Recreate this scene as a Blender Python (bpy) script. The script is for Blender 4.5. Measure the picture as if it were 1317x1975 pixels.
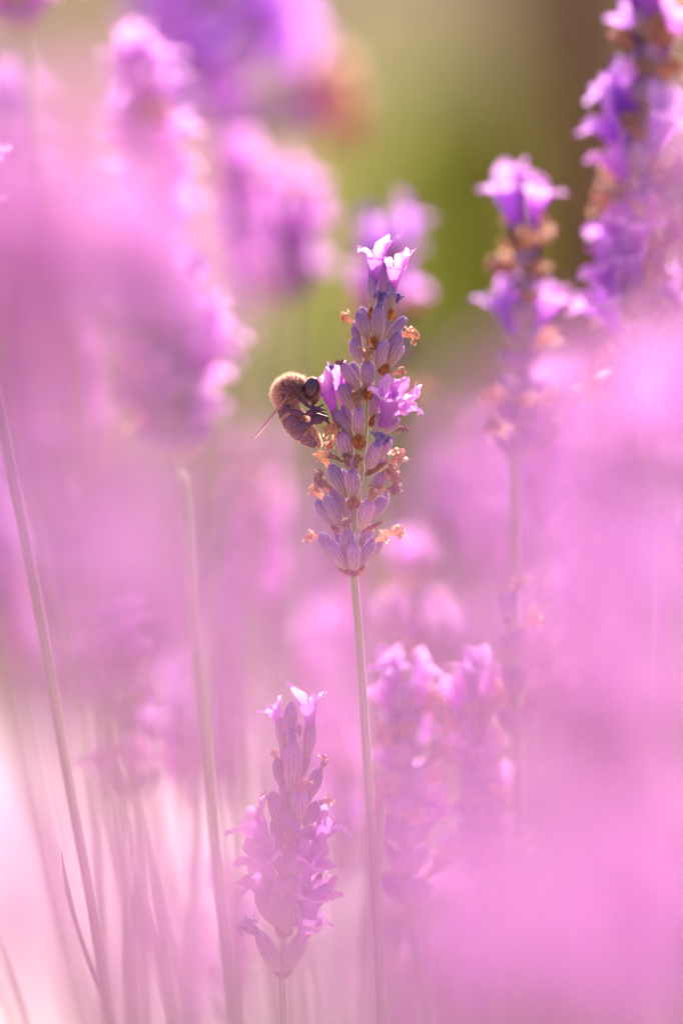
import bpy, math, random
import numpy as np
from mathutils import Vector, Matrix, noise
from mathutils.bvhtree import BVHTree

for o in list(bpy.data.objects):
    bpy.data.objects.remove(o, do_unlink=True)
SC = bpy.context.scene
COL = SC.collection

# ------------------------------------------------------------------ camera, sky, sun, exposure
D = 0.60                 # focus distance in metres
H = 0.50                 # camera height above the ground
M = 0.00008              # metres per photo pixel in the focal plane
cam_data = bpy.data.cameras.new('camera')
cam = bpy.data.objects.new('camera', cam_data)
COL.objects.link(cam)
cam.location = (0, -D, H)
cam.rotation_euler = (math.radians(90), 0, 0)
cam_data.sensor_fit = 'VERTICAL'
cam_data.sensor_height = 36
cam_data.lens = 36 * D / (1975 * M)
cam_data.clip_start = 0.01
cam_data.clip_end = 1000
cam_data.dof.use_dof = True
cam_data.dof.focus_distance = D - 0.0012
cam_data.dof.aperture_fstop = 3.2
SC.camera = cam

SUN_EL, SUN_AZ = 46.0, 20.0      # azimuth from +Y (behind the flowers) towards +X
world = bpy.data.worlds.new('World')
SC.world = world
world.use_nodes = True
wn = world.node_tree
wn.nodes.clear()
sky_node = wn.nodes.new('ShaderNodeTexSky')
sky_node.sky_type = 'NISHITA'
sky_node.sun_disc = False
sky_node.sun_elevation = math.radians(SUN_EL)
sky_node.sun_rotation = math.radians(SUN_AZ)
sky_node.air_density = 0.7
sky_node.dust_density = 5.0
sky_node.ozone_density = 0.4
bg = wn.nodes.new('ShaderNodeBackground')
bg.inputs['Strength'].default_value = 0.15
wo = wn.nodes.new('ShaderNodeOutputWorld')
wn.links.new(sky_node.outputs[0], bg.inputs[0])
wn.links.new(bg.outputs[0], wo.inputs[0])

sd = bpy.data.lights.new('sun', 'SUN')
sd.energy = 4.3
sd.angle = math.radians(0.5)
sd.color = (1.0, 0.93, 0.84)
sun = bpy.data.objects.new('sun', sd)
COL.objects.link(sun)
e, a = math.radians(SUN_EL), math.radians(SUN_AZ)
to_sun = Vector((math.sin(a) * math.cos(e), math.cos(a) * math.cos(e), math.sin(e)))
sun.rotation_euler = to_sun.to_track_quat('Z', 'Y').to_euler()

vs = SC.view_settings
vs.view_transform = 'Standard'
vs.look = 'None'
vs.gamma = 1.0
vs.use_curve_mapping = False
vs.exposure = 1.27
SC.display_settings.display_device = 'sRGB'
SC.cycles.max_bounces = 10
SC.cycles.diffuse_bounces = 6
SC.cycles.transmission_bounces = 6
SC.cycles.transparent_max_bounces = 12
SC.cycles.use_denoising = True
SC.cycles.sample_clamp_indirect = 6.0

RNG = random.Random(7)


def P(px, py, d=0.0):
    """the point that stands at depth d behind the focal plane, d in metres"""
    k = (D + d) / D * M
    return Vector(((px - 658.5) * k, d, H + (987.5 - py) * k))


# ------------------------------------------------------------------ materials
class NT:
    def __init__(self, name):
        self.m = bpy.data.materials.new(name)
        self.m.use_nodes = True
        self.t = self.m.node_tree
        self.t.nodes.clear()
        self.out = self.n('ShaderNodeOutputMaterial')

    def n(self, kind, **kw):
        x = self.t.nodes.new(kind)
        for k, v in kw.items():
            setattr(x, k, v)
        return x

    def l(self, a, b):
        self.t.links.new(a, b)

    def val(self, sock, v):
        if hasattr(v, 'is_output'):
            self.l(v, sock)
        else:
            sock.default_value = v if not (isinstance(v, tuple) and len(v) == 3 and sock.type == 'RGBA') else (*v, 1)

    def attr(self, name):
        return self.n('ShaderNodeAttribute', attribute_name=name).outputs['Fac']

    def ramp(self, fac, stops):
        r = self.n('ShaderNodeValToRGB')
        el = r.color_ramp.elements
        while len(el) < len(stops):
            el.new(0.5)
        for e_, (p, c) in zip(el, stops):
            e_.position = p
            e_.color = (*c, 1)
        self.l(fac, r.inputs[0])
        return r.outputs[0]

    def mix(self, fac, a, b, mode='MIX'):
        x = self.n('ShaderNodeMix', data_type='RGBA', blend_type=mode)
        self.val(x.inputs[0], fac)
        self.val(x.inputs[6], a)
        self.val(x.inputs[7], b)
        return x.outputs[2]

    def noise(self, scale, detail=3, rough=0.6, coord='Object', distort=0.0):
        tc = self.n('ShaderNodeTexCoord')
        x = self.n('ShaderNodeTexNoise')
        x.inputs['Scale'].default_value = scale
        x.inputs['Detail'].default_value = detail
        x.inputs['Roughness'].default_value = rough
        x.inputs['Distortion'].default_value = distort
        self.l(tc.outputs[coord], x.inputs['Vector'])
        return x.outputs['Fac']

    def rnd(self):
        return self.n('ShaderNodeObjectInfo').outputs['Random']

    def hsv(self, col, h=0.5, s=1.0, v=1.0):
        x = self.n('ShaderNodeHueSaturation')
        self.val(x.inputs['Hue'], h)
        self.val(x.inputs['Saturation'], s)
        self.val(x.inputs['Value'], v)
        self.val(x.inputs['Color'], col)
        return x.outputs[0]

    def maprange(self, v, a, b, c, d):
        x = self.n('ShaderNodeMapRange')
        self.l(v, x.inputs[0])
        for i, q in enumerate((a, b, c, d)):
            x.inputs[i + 1].default_value = q
        return x.outputs[0]

    def surface(self, col, rough=0.7, spec=0.3, sheen=0.0, sheen_tint=(1, 1, 1), sheen_rough=0.4, trans=0.0, tcol=None, bump=None, alpha=None):
        p = self.n('ShaderNodeBsdfPrincipled')
        self.val(p.inputs['Base Color'], col)
        self.val(p.inputs['Roughness'], rough)
        p.inputs['Specular IOR Level'].default_value = spec
        p.inputs['Sheen Weight'].default_value = sheen
        p.inputs['Sheen Roughness'].default_value = sheen_rough
        p.inputs['Sheen Tint'].default_value = (*sheen_tint, 1)
        if bump is not None:
            b = self.n('ShaderNodeBump')
            b.inputs['Strength'].default_value = bump[1]
            b.inputs['Distance'].default_value = bump[2]
            self.l(bump[0], b.inputs['Height'])
            self.l(b.outputs[0], p.inputs['Normal'])
        sh = p.outputs[0]
        if trans > 0:
            tr = self.n('ShaderNodeBsdfTranslucent')
            self.val(tr.inputs[0], tcol if tcol is not None else col)
            mx = self.n('ShaderNodeMixShader')
            mx.inputs[0].default_value = trans
            self.l(sh, mx.inputs[1])
            self.l(tr.outputs[0], mx.inputs[2])
            sh = mx.outputs[0]
        if alpha is not None:
            tp = self.n('ShaderNodeBsdfTransparent')
            mx = self.n('ShaderNodeMixShader')
            mx.inputs[0].default_value = alpha
            self.l(tp.outputs[0], mx.inputs[1])
            self.l(sh, mx.inputs[2])
            sh = mx.outputs[0]
        self.l(sh, self.out.inputs[0])
        return self.m


def mat_calyx():
    n = NT('calyx_velvet')
    t, rib = n.attr('t'), n.attr('rib')
    c = n.ramp(t, [(0.0, (0.56, 0.48, 0.24)), (0.2, (0.60, 0.44, 0.34)), (0.42, (0.58, 0.34, 0.52)), (0.75, (0.48, 0.24, 0.58)), (1.0, (0.38, 0.16, 0.55))])
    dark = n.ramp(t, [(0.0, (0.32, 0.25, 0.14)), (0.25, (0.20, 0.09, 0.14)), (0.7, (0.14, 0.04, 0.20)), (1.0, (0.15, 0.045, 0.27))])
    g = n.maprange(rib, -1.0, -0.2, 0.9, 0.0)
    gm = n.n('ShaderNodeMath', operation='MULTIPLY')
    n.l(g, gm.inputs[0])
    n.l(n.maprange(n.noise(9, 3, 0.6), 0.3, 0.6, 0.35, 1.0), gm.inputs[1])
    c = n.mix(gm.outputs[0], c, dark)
    spk = n.maprange(n.noise(26, 2, 0.7), 0.45, 0.7, 0.0, 0.45)
    c = n.mix(spk, c, (0.74, 0.56, 0.74))
    blot = n.maprange(n.noise(2.6, 4, 0.65), 0.5, 0.72, 0.0, 0.5)
    c = n.mix(blot, c, (0.42, 0.26, 0.24))
    r = n.rnd()
    c = n.hsv(c, n.maprange(r, 0, 1, 0.475, 0.525), 0.95, n.maprange(r, 0, 1, 0.85, 1.2))
    return n.surface(c, 0.75, 0.2, 0.3, (1.0, 0.82, 0.94), 0.3, trans=0.25, bump=(n.noise(40, 3), 0.35, 0.03))


def mat_petal(name, stops, streak):
    n = NT(name)
    t = n.attr('t')
    c = n.ramp(t, stops)
    st = n.maprange(n.noise(9, 4, 0.6, distort=1.5), 0.4, 0.72, 0.0, 0.5)
    c = n.mix(st, c, streak)
    w = n.n('ShaderNodeMath', operation='SINE')
    w0 = n.n('ShaderNodeMath', operation='MULTIPLY')
    n.l(n.attr('rib'), w0.inputs[0])
    w0.inputs[1].default_value = 15.0
    n.l(w0.outputs[0], w.inputs[0])
    c = n.mix(n.maprange(w.outputs[0], 0.55, 1.0, 0.0, 0.38), c, streak)
    r = n.rnd()
    c = n.hsv(c, n.maprange(r, 0, 1, 0.475, 0.52), 1.0, n.maprange(r, 0, 1, 0.9, 1.1))
    return n.surface(c, 0.55, 0.25, 0.25, (1, 0.85, 1), 0.4, trans=0.58, tcol=n.hsv(c, 0.51, 0.95, 1.12), bump=(n.noise(14, 4), 0.3, 0.03))


def mat_withered(name, stops, trans=0.4):
    n = NT(name)
    c = n.ramp(n.noise(3.2, 4, 0.65), stops)
    r = n.rnd()
    c = n.hsv(c, n.maprange(r, 0, 1, 0.485, 0.515), 1.0, n.maprange(r, 0, 1, 0.8, 1.15))
    return n.surface(c, 0.8, 0.2, 0.3, (1, 0.85, 0.75), 0.4, trans=trans, bump=(n.noise(10, 4), 0.5, 0.05))


def mat_hair(name, col, trans=0.5):
    n = NT(name)
    return n.surface(col, 0.6, 0.3, trans=trans)


def mat_bract():
    n = NT('bract')
    c = n.ramp(n.noise(2.4, 4, 0.6), [(0.3, (0.16, 0.045, 0.02)), (0.5, (0.34, 0.11, 0.035)), (0.75, (0.55, 0.24, 0.1))])
    t = n.attr('t')
    c = n.mix(n.maprange(t, 0.8, 1.0, 0.0, 0.5), c, (0.6, 0.36, 0.28))
    return n.surface(c, 0.6, 0.35, 0.2, (1, 0.8, 0.7), trans=0.35, bump=(n.noise(6, 4), 0.4, 0.05))


def mat_stem(name='stem_green', a_=(0.24, 0.31, 0.06), b_=(0.40, 0.38, 0.15)):
    n = NT(name)
    c = n.mix(n.noise(260, 3), a_, b_)
    rib = n.attr('rib')
    c = n.mix(n.maprange(rib, -1, 1, 0.0, 0.55), c, (0.56, 0.47, 0.36))
    return n.surface(c, 0.65, 0.3, 0.6, (1, 0.9, 0.9), 0.35, trans=0.12, bump=(n.noise(900, 3), 0.3, 0.0002))


MAT = {}
MAT['calyx'] = mat_calyx()
MAT['petal'] = mat_petal('petal', [(0.0, (0.50, 0.15, 0.57)), (0.45, (0.64, 0.21, 0.71)), (0.72, (0.83, 0.39, 0.80)), (1.0, (0.90, 0.51, 0.85))], (0.53, 0.17, 0.69))
MAT['petal_violet'] = mat_petal('petal_violet', [(0.0, (0.40, 0.11, 0.60)), (0.45, (0.52, 0.15, 0.75)), (0.72, (0.74, 0.35, 0.84)), (1.0, (0.86, 0.49, 0.87))], (0.42, 0.12, 0.72))
MAT['withered'] = mat_withered('withered_petal', [(0.25, (0.48, 0.22, 0.14)), (0.42, (0.78, 0.44, 0.30)), (0.58, (0.88, 0.64, 0.52)), (0.78, (0.64, 0.40, 0.44))], 0.68)
MAT['withered_dark'] = mat_withered('withered_petal_brown', [(0.25, (0.26, 0.10, 0.08)), (0.5, (0.5, 0.26, 0.22)), (0.75, (0.72, 0.46, 0.38))])
MAT['withered_blue'] = mat_withered('withered_petal_violet', [(0.28, (0.12, 0.06, 0.36)), (0.45, (0.26, 0.16, 0.60)), (0.6, (0.52, 0.38, 0.76)), (0.78, (0.6, 0.34, 0.42))])
MAT['bract'] = mat_bract()
MAT['stem'] = mat_stem()
MAT['hair'] = mat_hair('calyx_hair', (0.85, 0.62, 0.74), 0.6)


# ------------------------------------------------------------------ geometry container
class G:
    def __init__(self):
        self.V, self.F, self.mi, self.t, self.rib, self.mats = [], [], [], [], [], []

    def slot(self, m):
        if m not in self.mats:
            self.mats.append(m)
        return self.mats.index(m)

    def grid(self, rows, mat, ts, ribs=None, wrap=True, cap=False):
        """rows of points, all of one length, joined into quads"""
        s = self.slot(mat)
        b = len(self.V)
        nr, nc = len(rows), len(rows[0])
        for i, row in enumerate(rows):
            for j, p in enumerate(row):
                self.V.append(tuple(p))
                self.t.append(ts[i] if not hasattr(ts[i], '__len__') else ts[i][j])
                self.rib.append(ribs[j] if ribs is not None else 0.0)
        for i in range(nr - 1):
            for j in range(nc if wrap else nc - 1):
                k = (j + 1) % nc
                self.F.append((b + i * nc + j, b + i * nc + k, b + (i + 1) * nc + k, b + (i + 1) * nc + j))
                self.mi.append(s)
        if cap:
            self.F.append(tuple(b + j for j in reversed(range(nc)))); self.mi.append(s)
            self.F.append(tuple(b + (nr - 1) * nc + j for j in range(nc))); self.mi.append(s)

    def face(self, pts, mat, t=0.5):
        s = self.slot(mat)
        b = len(self.V)
        for p in pts:
            self.V.append(tuple(p)); self.t.append(t); self.rib.append(0.0)
        self.F.append(tuple(range(b, b + len(pts)))); self.mi.append(s)

    def add(self, g, mx):
        b = len(self.V)
        A = np.array(g.V) @ np.array(mx.to_3x3()).T + np.array(mx.translation)
        self.V.extend(map(tuple, A.tolist()))
        self.t.extend(g.t); self.rib.extend(g.rib)
        remap = [self.slot(m) for m in g.mats]
        self.F.extend(tuple(i + b for i in f) for f in g.F)
        self.mi.extend(remap[i] for i in g.mi)

    def mesh(self, name):
        me = bpy.data.meshes.new(name)
        me.from_pydata(self.V, [], self.F)
        for m in self.mats:
            me.materials.append(MAT[m])
        me.polygons.foreach_set('material_index', self.mi)
        me.polygons.foreach_set('use_smooth', [True] * len(self.F))
        for nm, arr in (('t', self.t), ('rib', self.rib)):
            at = me.attributes.new(nm, 'FLOAT', 'POINT')
            at.data.foreach_set('value', arr)
        me.update()
        return me


def link(name, me, parent=None, mw=None, pw=None, kind=None):
    o = bpy.data.objects.new(name, me)
    COL.objects.link(o)
    if parent is not None:
        o.parent = parent
        o.matrix_parent_inverse = (pw if pw is not None else Matrix.Translation(parent.location)).inverted()
    if mw is not None:
        o.matrix_basis = mw
    if kind:
        o['kind'] = kind
    return o


def thing(name, loc, label, cat, group=None):
    o = bpy.data.objects.new(name, None)
    o.empty_display_size = 0.01
    COL.objects.link(o)
    o.location = loc
    o['label'] = label
    o['category'] = cat
    if group:
        o['group'] = group
    return o


def frame(base, tip, width, up=None, roll=0.0, uniform=False, squash=1.0):
    """matrix: local Z runs from base to tip and is one unit long, local Y leans towards up"""
    z = tip - base
    L = z.length
    z = z / L
    up = up if up is not None else Vector((0, -1, 0))
    y = up - z * up.dot(z)
    if y.length < 1e-4:
        y = Vector((1, 0, 0)) - z * z.x
    y.normalize()
    x = y.cross(z)
    R = Matrix((x, y, z)).transposed() @ Matrix.Rotation(roll, 3, 'Z')
    s = (L, L, L) if uniform else (width, width * squash, L)
    return Matrix.Translation(base) @ (R @ Matrix.Diagonal(s)).to_4x4()


# ------------------------------------------------------------------ unit shapes
def interp(x, pts):
    for (x0, y0), (x1, y1) in zip(pts, pts[1:]):
        if x <= x1:
            f = (x - x0) / (x1 - x0)
            f = f * f * (3 - 2 * f) if abs(y1 - y0) > 0.15 else f
            return y0 + (y1 - y0) * f
    return pts[-1][1]


CAL = [(0, 0.13), (0.06, 0.24), (0.18, 0.36), (0.35, 0.46), (0.55, 0.5), (0.75, 0.47), (0.88, 0.39), (0.95, 0.28), (0.985, 0.17), (1.0, 0.03)]


def g_calyx(nr, nseg, nring, seed, hairs=0, amp=0.085, teeth=True):
    r_ = random.Random(seed)
    g = G()
    bend = r_.uniform(-0.12, 0.12)
    ph = r_.uniform(0, 6)
    rows, ts = [], []
    ribs = [math.cos(nr * 2 * math.pi * j / nseg) for j in range(nseg)]
    wob = [r_.uniform(-0.025, 0.025) for _ in range(nseg)]
    for i in range(nring + 1):
        u = i / nring
        t = 1 - (1 - u) ** 1.25 if u > 0 else 0
        r = interp(t, CAL)
        f = math.sin(math.pi * min(1, t * 1.02)) ** 0.5
        row = []
        for j in range(nseg):
            th = 2 * math.pi * j / nseg
            rb = ribs[j]
            rr = r * (1 + amp * f * (abs(rb) ** 0.6 * (1 if rb > 0 else -1)) + wob[j] * f)
            zz = t + (0.03 * math.cos(5 * th + ph) if t > 0.93 and teeth else 0)
            row.append((rr * math.cos(th) + bend * math.sin(math.pi * t) * 0.5, rr * math.sin(th) * 0.92, zz))
        rows.append(row); ts.append(t)
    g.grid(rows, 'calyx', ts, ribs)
    for k in range(hairs):
        t = r_.uniform(0.04, 1.0)
        th = r_.uniform(0, 2 * math.pi)
        r = interp(t, CAL) * 1.02
        p = Vector((r * math.cos(th) + bend * math.sin(math.pi * t) * 0.5, r * math.sin(th) * 0.92, t))
        nrm = Vector((math.cos(th), math.sin(th), r_.uniform(-0.05, 0.3) + (0.6 if t > 0.93 else 0)))
        nrm = nrm + Vector((r_.gauss(0, .35), r_.gauss(0, .35), r_.gauss(0, .12)))
        nrm.normalize()
        tn = Vector((-math.sin(th), math.cos(th), 0)) * 0.026
        tip = p + Vector((nrm.x, nrm.y, nrm.z * 0.4)) * r_.uniform(0.06, 0.17)
        g.face([p - tn, p + tn, tip], 'hair', t)
    return g


def lobe(g, rim_c, ang, arc, L, W, phi0, phi1, seed, nu=6, nv=6, tube_r=0.16, ruffle=0.03, notch=0.0, mat='petal', t0=0.5):
    r_ = random.Random(seed)
    rad = Vector((math.cos(ang), math.sin(ang), 0))
    tan = Vector((-math.sin(ang), math.cos(ang), 0))
    ax = Vector((0, 0, 1))
    pos = rim_c + rad * tube_r * 0.93
    rows, ts = [], []
    p1, p2 = r_.uniform(0, 6), r_.uniform(0, 6)
    for i in range(nv + 1):
        v = i / nv
        phi = phi0 + (phi1 - phi0) * v ** 1.2
        d = ax * math.cos(phi) + rad * math.sin(phi)
        nrm = rad * math.cos(phi) - ax * math.sin(phi)
        if i:
            pos = pos + d * (L / nv)
        w = arc * (1 - v) ** 1.5 + W * (math.sin(math.pi * min(1, 0.12 + 0.74 * v)) ** 0.7) * min(1, 0.35 + v)
        row = []
        for j in range(nu + 1):
            u = -1 + 2 * j / nu
            cup = -0.35 * u * u * w * (1 - v * 0.7)
            rf = ruffle * math.sin(u * 4.2 + p1 + v * 3) * v + ruffle * 0.7 * math.sin(v * 7 + p2) * abs(u) + ruffle * 1.1 * noise.noise(Vector((u * 2.5 + p1 * 9, v * 3.5, p2 * 7))) * v
            ext = -(u * u) * L * 0.24 * v * v + L * 0.09 * noise.noise(Vector((u * 3.2, p1 * 5, p2))) * v * v - notch * L * math.exp(-(u * 4) ** 2) * v ** 3
            row.append(pos + tan * (u * w) + nrm * (cup + rf) + d * ext)
        rows.append(row); ts.append(t0 + (1 - t0) * v)
    g.grid(rows, mat, ts, [-1 + 2 * j / nu for j in range(nu + 1)], wrap=False)


def g_corolla(seed, fine=True, open_=1.0):
    r_ = random.Random(seed)
    g = G()
    seg = 14 if fine else 8
    prof = [(0, 0.085), (0.15, 0.10), (0.3, 0.125), (0.42, 0.165), (0.5, 0.185)]
    rows, ts = [], []
    b = r_.uniform(-0.05, 0.05)
    for z, r in prof:
        rows.append([((r * (1 + 0.07 * math.cos(5 * 6.283 * j / seg))) * math.cos(6.283 * j / seg) + b * math.sin(z * 5), r * math.sin(6.283 * j / seg), z) for j in range(seg)])
        ts.append(z * 0.9)
    g.grid(rows, 'petal', ts)
    c = Vector((b * math.sin(2.5), 0, 0.485))
    k = 9 if fine else 3
    R = math.radians
    for sgn in (-1, 1):     # upper lip: two tall lobes
        lobe(g, c, R(90 + sgn * 27), 0.11, r_.uniform(0.44, 0.54), r_.uniform(0.15, 0.19), R(r_.uniform(2, 12)), R(r_.uniform(32, 62) * open_), r_.random(), k, k, 0.185, r_.uniform(.015, .04), 0.08)
    for an in (205, 270, 335):   # lower lip: three smaller lobes, spreading
        lobe(g, c, R(an + r_.uniform(-6, 6)), 0.1, r_.uniform(0.3, 0.38), r_.uniform(0.1, 0.135), R(r_.uniform(8, 20)), R(r_.uniform(85, 130) * open_), r_.random(), k, k, 0.185, r_.uniform(.02, .04))
    return g


def g_withered(seed, mat='withered', fine=True):
    r_ = random.Random(seed)
    g = G()
    seg = 12 if fine else 6
    off = Vector((r_.uniform(0, 50), r_.uniform(0, 50), r_.uniform(0, 50)))
    bx, by = r_.uniform(-.3, .3), r_.uniform(-.3, .3)
    rows, ts = [], []
    n = 9 if fine else 4
    for i in range(n + 1):
        u = i / n
        r = interp(u, [(0, 0.13), (0.3, 0.15), (0.55, 0.2), (0.8, 0.27), (0.93, 0.2), (1, 0.03)])
        row = []
        for j in range(seg):
            th = 6.283 * j / seg
            p = Vector((r * math.cos(th), r * math.sin(th), u))
            q = noise.noise(p * 5 + off) * 0.6 + 0.35 * noise.noise(p * 11 + off)
            rr = r * (1 + 1.35 * q * min(1, u * 1.8)) + 0.02 * math.cos(4 * th) * u
            row.append((rr * math.cos(th) + bx * u * u, rr * math.sin(th) + by * u * u, u + 0.12 * noise.noise(p * 7 + off) * u))
        rows.append(row); ts.append(u)
    g.grid(rows, mat, ts)
    c = Vector((bx * 0.6, by * 0.6, 0.72))
    for k in range(7 if fine else 3):
        lobe(g, c + Vector((r_.uniform(-.05, .05), r_.uniform(-.05, .05), r_.uniform(-.2, .16))), k * 0.9 + r_.uniform(-.5, .5), 0.08, r_.uniform(0.16, 0.48), r_.uniform(0.06, 0.17), math.radians(r_.uniform(10, 60)), math.radians(r_.uniform(60, 220)), r_.random(), 6 if fine else 2, 7 if fine else 3, 0.16, 0.12, mat=mat)
    return g


def g_bract(seed, slim=False):
    """a clasping brown bract: rounded at its base, pointed at its tip"""
    r_ = random.Random(seed)
    g = G()
    rows, ts = [], []
    n = 9
    for i in range(n + 1):
        v = i / n
        w = 0.5 * interp(v, [(0, 0.25), (0.15, 0.72), (0.38, 1.0), (0.6, 0.8), (0.8, 0.36), (1.0, 0.03)])
        row = []
        for j in range(9):
            u = -1 + j / 4
            row.append((u * w, 0.30 - 0.34 * u * u * w * 2 - 0.22 * math.sin(v * 3) + 0.035 * noise.noise(Vector((u * 2, v * 5, seed))) + (0.25 * v * v if slim else -0.05 * v),
                        v + 0.05 * abs(u) * math.sin(v * 9 + seed)))
        rows.append(row); ts.append(v)
    g.grid(rows, 'bract', ts, wrap=False)
    return g


def tube_rows(pts, radii, seg, lobes=4, amp=0.06, flat=1.0):
    rows = []
    up = Vector((0, -1, 0.01))
    for i, p in enumerate(pts):
        d = (pts[min(i + 1, len(pts) - 1)] - pts[max(i - 1, 0)]).normalized()
        x = up.cross(d)
        if x.length < 1e-5:
            x = Vector((1, 0, 0))
        x.normalize()
        y = d.cross(x).normalized()
        r = radii[i]
        row = []
        for j in range(seg):
            th = 6.283185 * j / seg
            rr = r * (1 + amp * math.cos(lobes * th + 0.6))
            row.append(p + x * (rr * math.cos(th)) + y * (rr * math.sin(th) * flat))
        rows.append(row)
    return rows


def smooth_path(pts, n):
    """a smooth curve through pts whose tangents follow the spacing of the points"""
    m = len(pts)
    L = [max(1e-9, (pts[k + 1] - pts[k]).length) for k in range(m - 1)]
    S = [(pts[k + 1] - pts[k]) / L[k] for k in range(m - 1)]
    T = [S[0]] + [(S[k - 1] * L[k] + S[k] * L[k - 1]) / (L[k] + L[k - 1]) for k in range(1, m - 1)] + [S[-1]]
    out = []
    for k in range(m - 1):
        for q in range(n):
            t = q / n
            h1, h2 = 2 * t ** 3 - 3 * t * t + 1, t ** 3 - 2 * t * t + t
            h3, h4 = -2 * t ** 3 + 3 * t * t, t ** 3 - t * t
            out.append(pts[k] * h1 + T[k] * (h2 * L[k]) + pts[k + 1] * h3 + T[k + 1] * (h4 * L[k]))
    out.append(pts[-1])
    return out


def stem_mesh(pts, r0, r1, seg=12, mat='stem', n=6, name='stem'):
    path = smooth_path(pts, n)
    radii = [r0 + (r1 - r0) * min(1, i / (len(path) * 0.6)) for i in range(len(path))]
    g = G()
    ribs = [math.cos(4 * 6.283185 * j / seg + 0.6) for j in range(seg)]
    g.grid(tube_rows(path, radii, seg), mat, [i / len(path) for i in range(len(path))], ribs, cap=True)
    return g.mesh(name)


CALYX_HI = [g_calyx(11, 55, 13, s, 520, 0.1).mesh('calyx') for s in range(5)]
CALYX_MID = [g_calyx(8, 32, 9, 40 + s, 50).mesh('calyx') for s in range(4)]
COROLLA = [g_corolla(s + 3).mesh('corolla') for s in range(8)]
COROLLA_V = []
for q in range(5):
    gv = g_corolla(q + 120)
    gv.mats = ['petal_violet']
    COROLLA_V.append(gv.mesh('corolla'))
COROLLA_TUBE = [g_corolla(s + 90, open_=0.45).mesh('corolla') for s in range(2)]
WITHER = [g_withered(s + 5).mesh('withered_corolla') for s in range(7)]
WITHER_D = [g_withered(s + 25, 'withered_dark').mesh('withered_corolla') for s in range(4)]
WITHER_B = [g_withered(s + 45, 'withered_blue').mesh('withered_corolla') for s in range(3)]
BRACT = [g_bract(s).mesh('bract') for s in range(4)]
BRACT_SLIM = [g_bract(s, True).mesh('bract') for s in range(2)]

g_cal_lo = [g_calyx(5, 10, 5, 70 + s, 0, 0.05, False) for s in range(3)]
g_cor_lo = [g_corolla(s + 60, False) for s in range(4)]
g_wit_lo = [g_withered(s + 70, 'withered', False) for s in range(3)]


def to_ground(pts, drift=0.5):
    """continue a stalk from its lowest known point down to the soil"""
    a_, b_ = pts[-2], pts[-1]
    dz = max(1e-4, a_.z - b_.z)
    sx, sy = (b_.x - a_.x) / dz, (b_.y - a_.y) / dz
    sx, sy = max(-.35, min(.35, sx)), max(-.35, min(.35, sy))
    z = b_.z
    out = list(pts)
    out.append(Vector((b_.x + sx * z * 0.5 * drift, b_.y + sy * z * 0.5 * drift, z * 0.5)))
    out.append(Vector((b_.x + sx * z * drift * 0.9, b_.y + sy * z * drift * 0.9, 0.0)))
    return out


def project(p):
    k = (D + p.y) / D * M
    return p.x / k + 658.5, 987.5 - (p.z - H) / k


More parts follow.
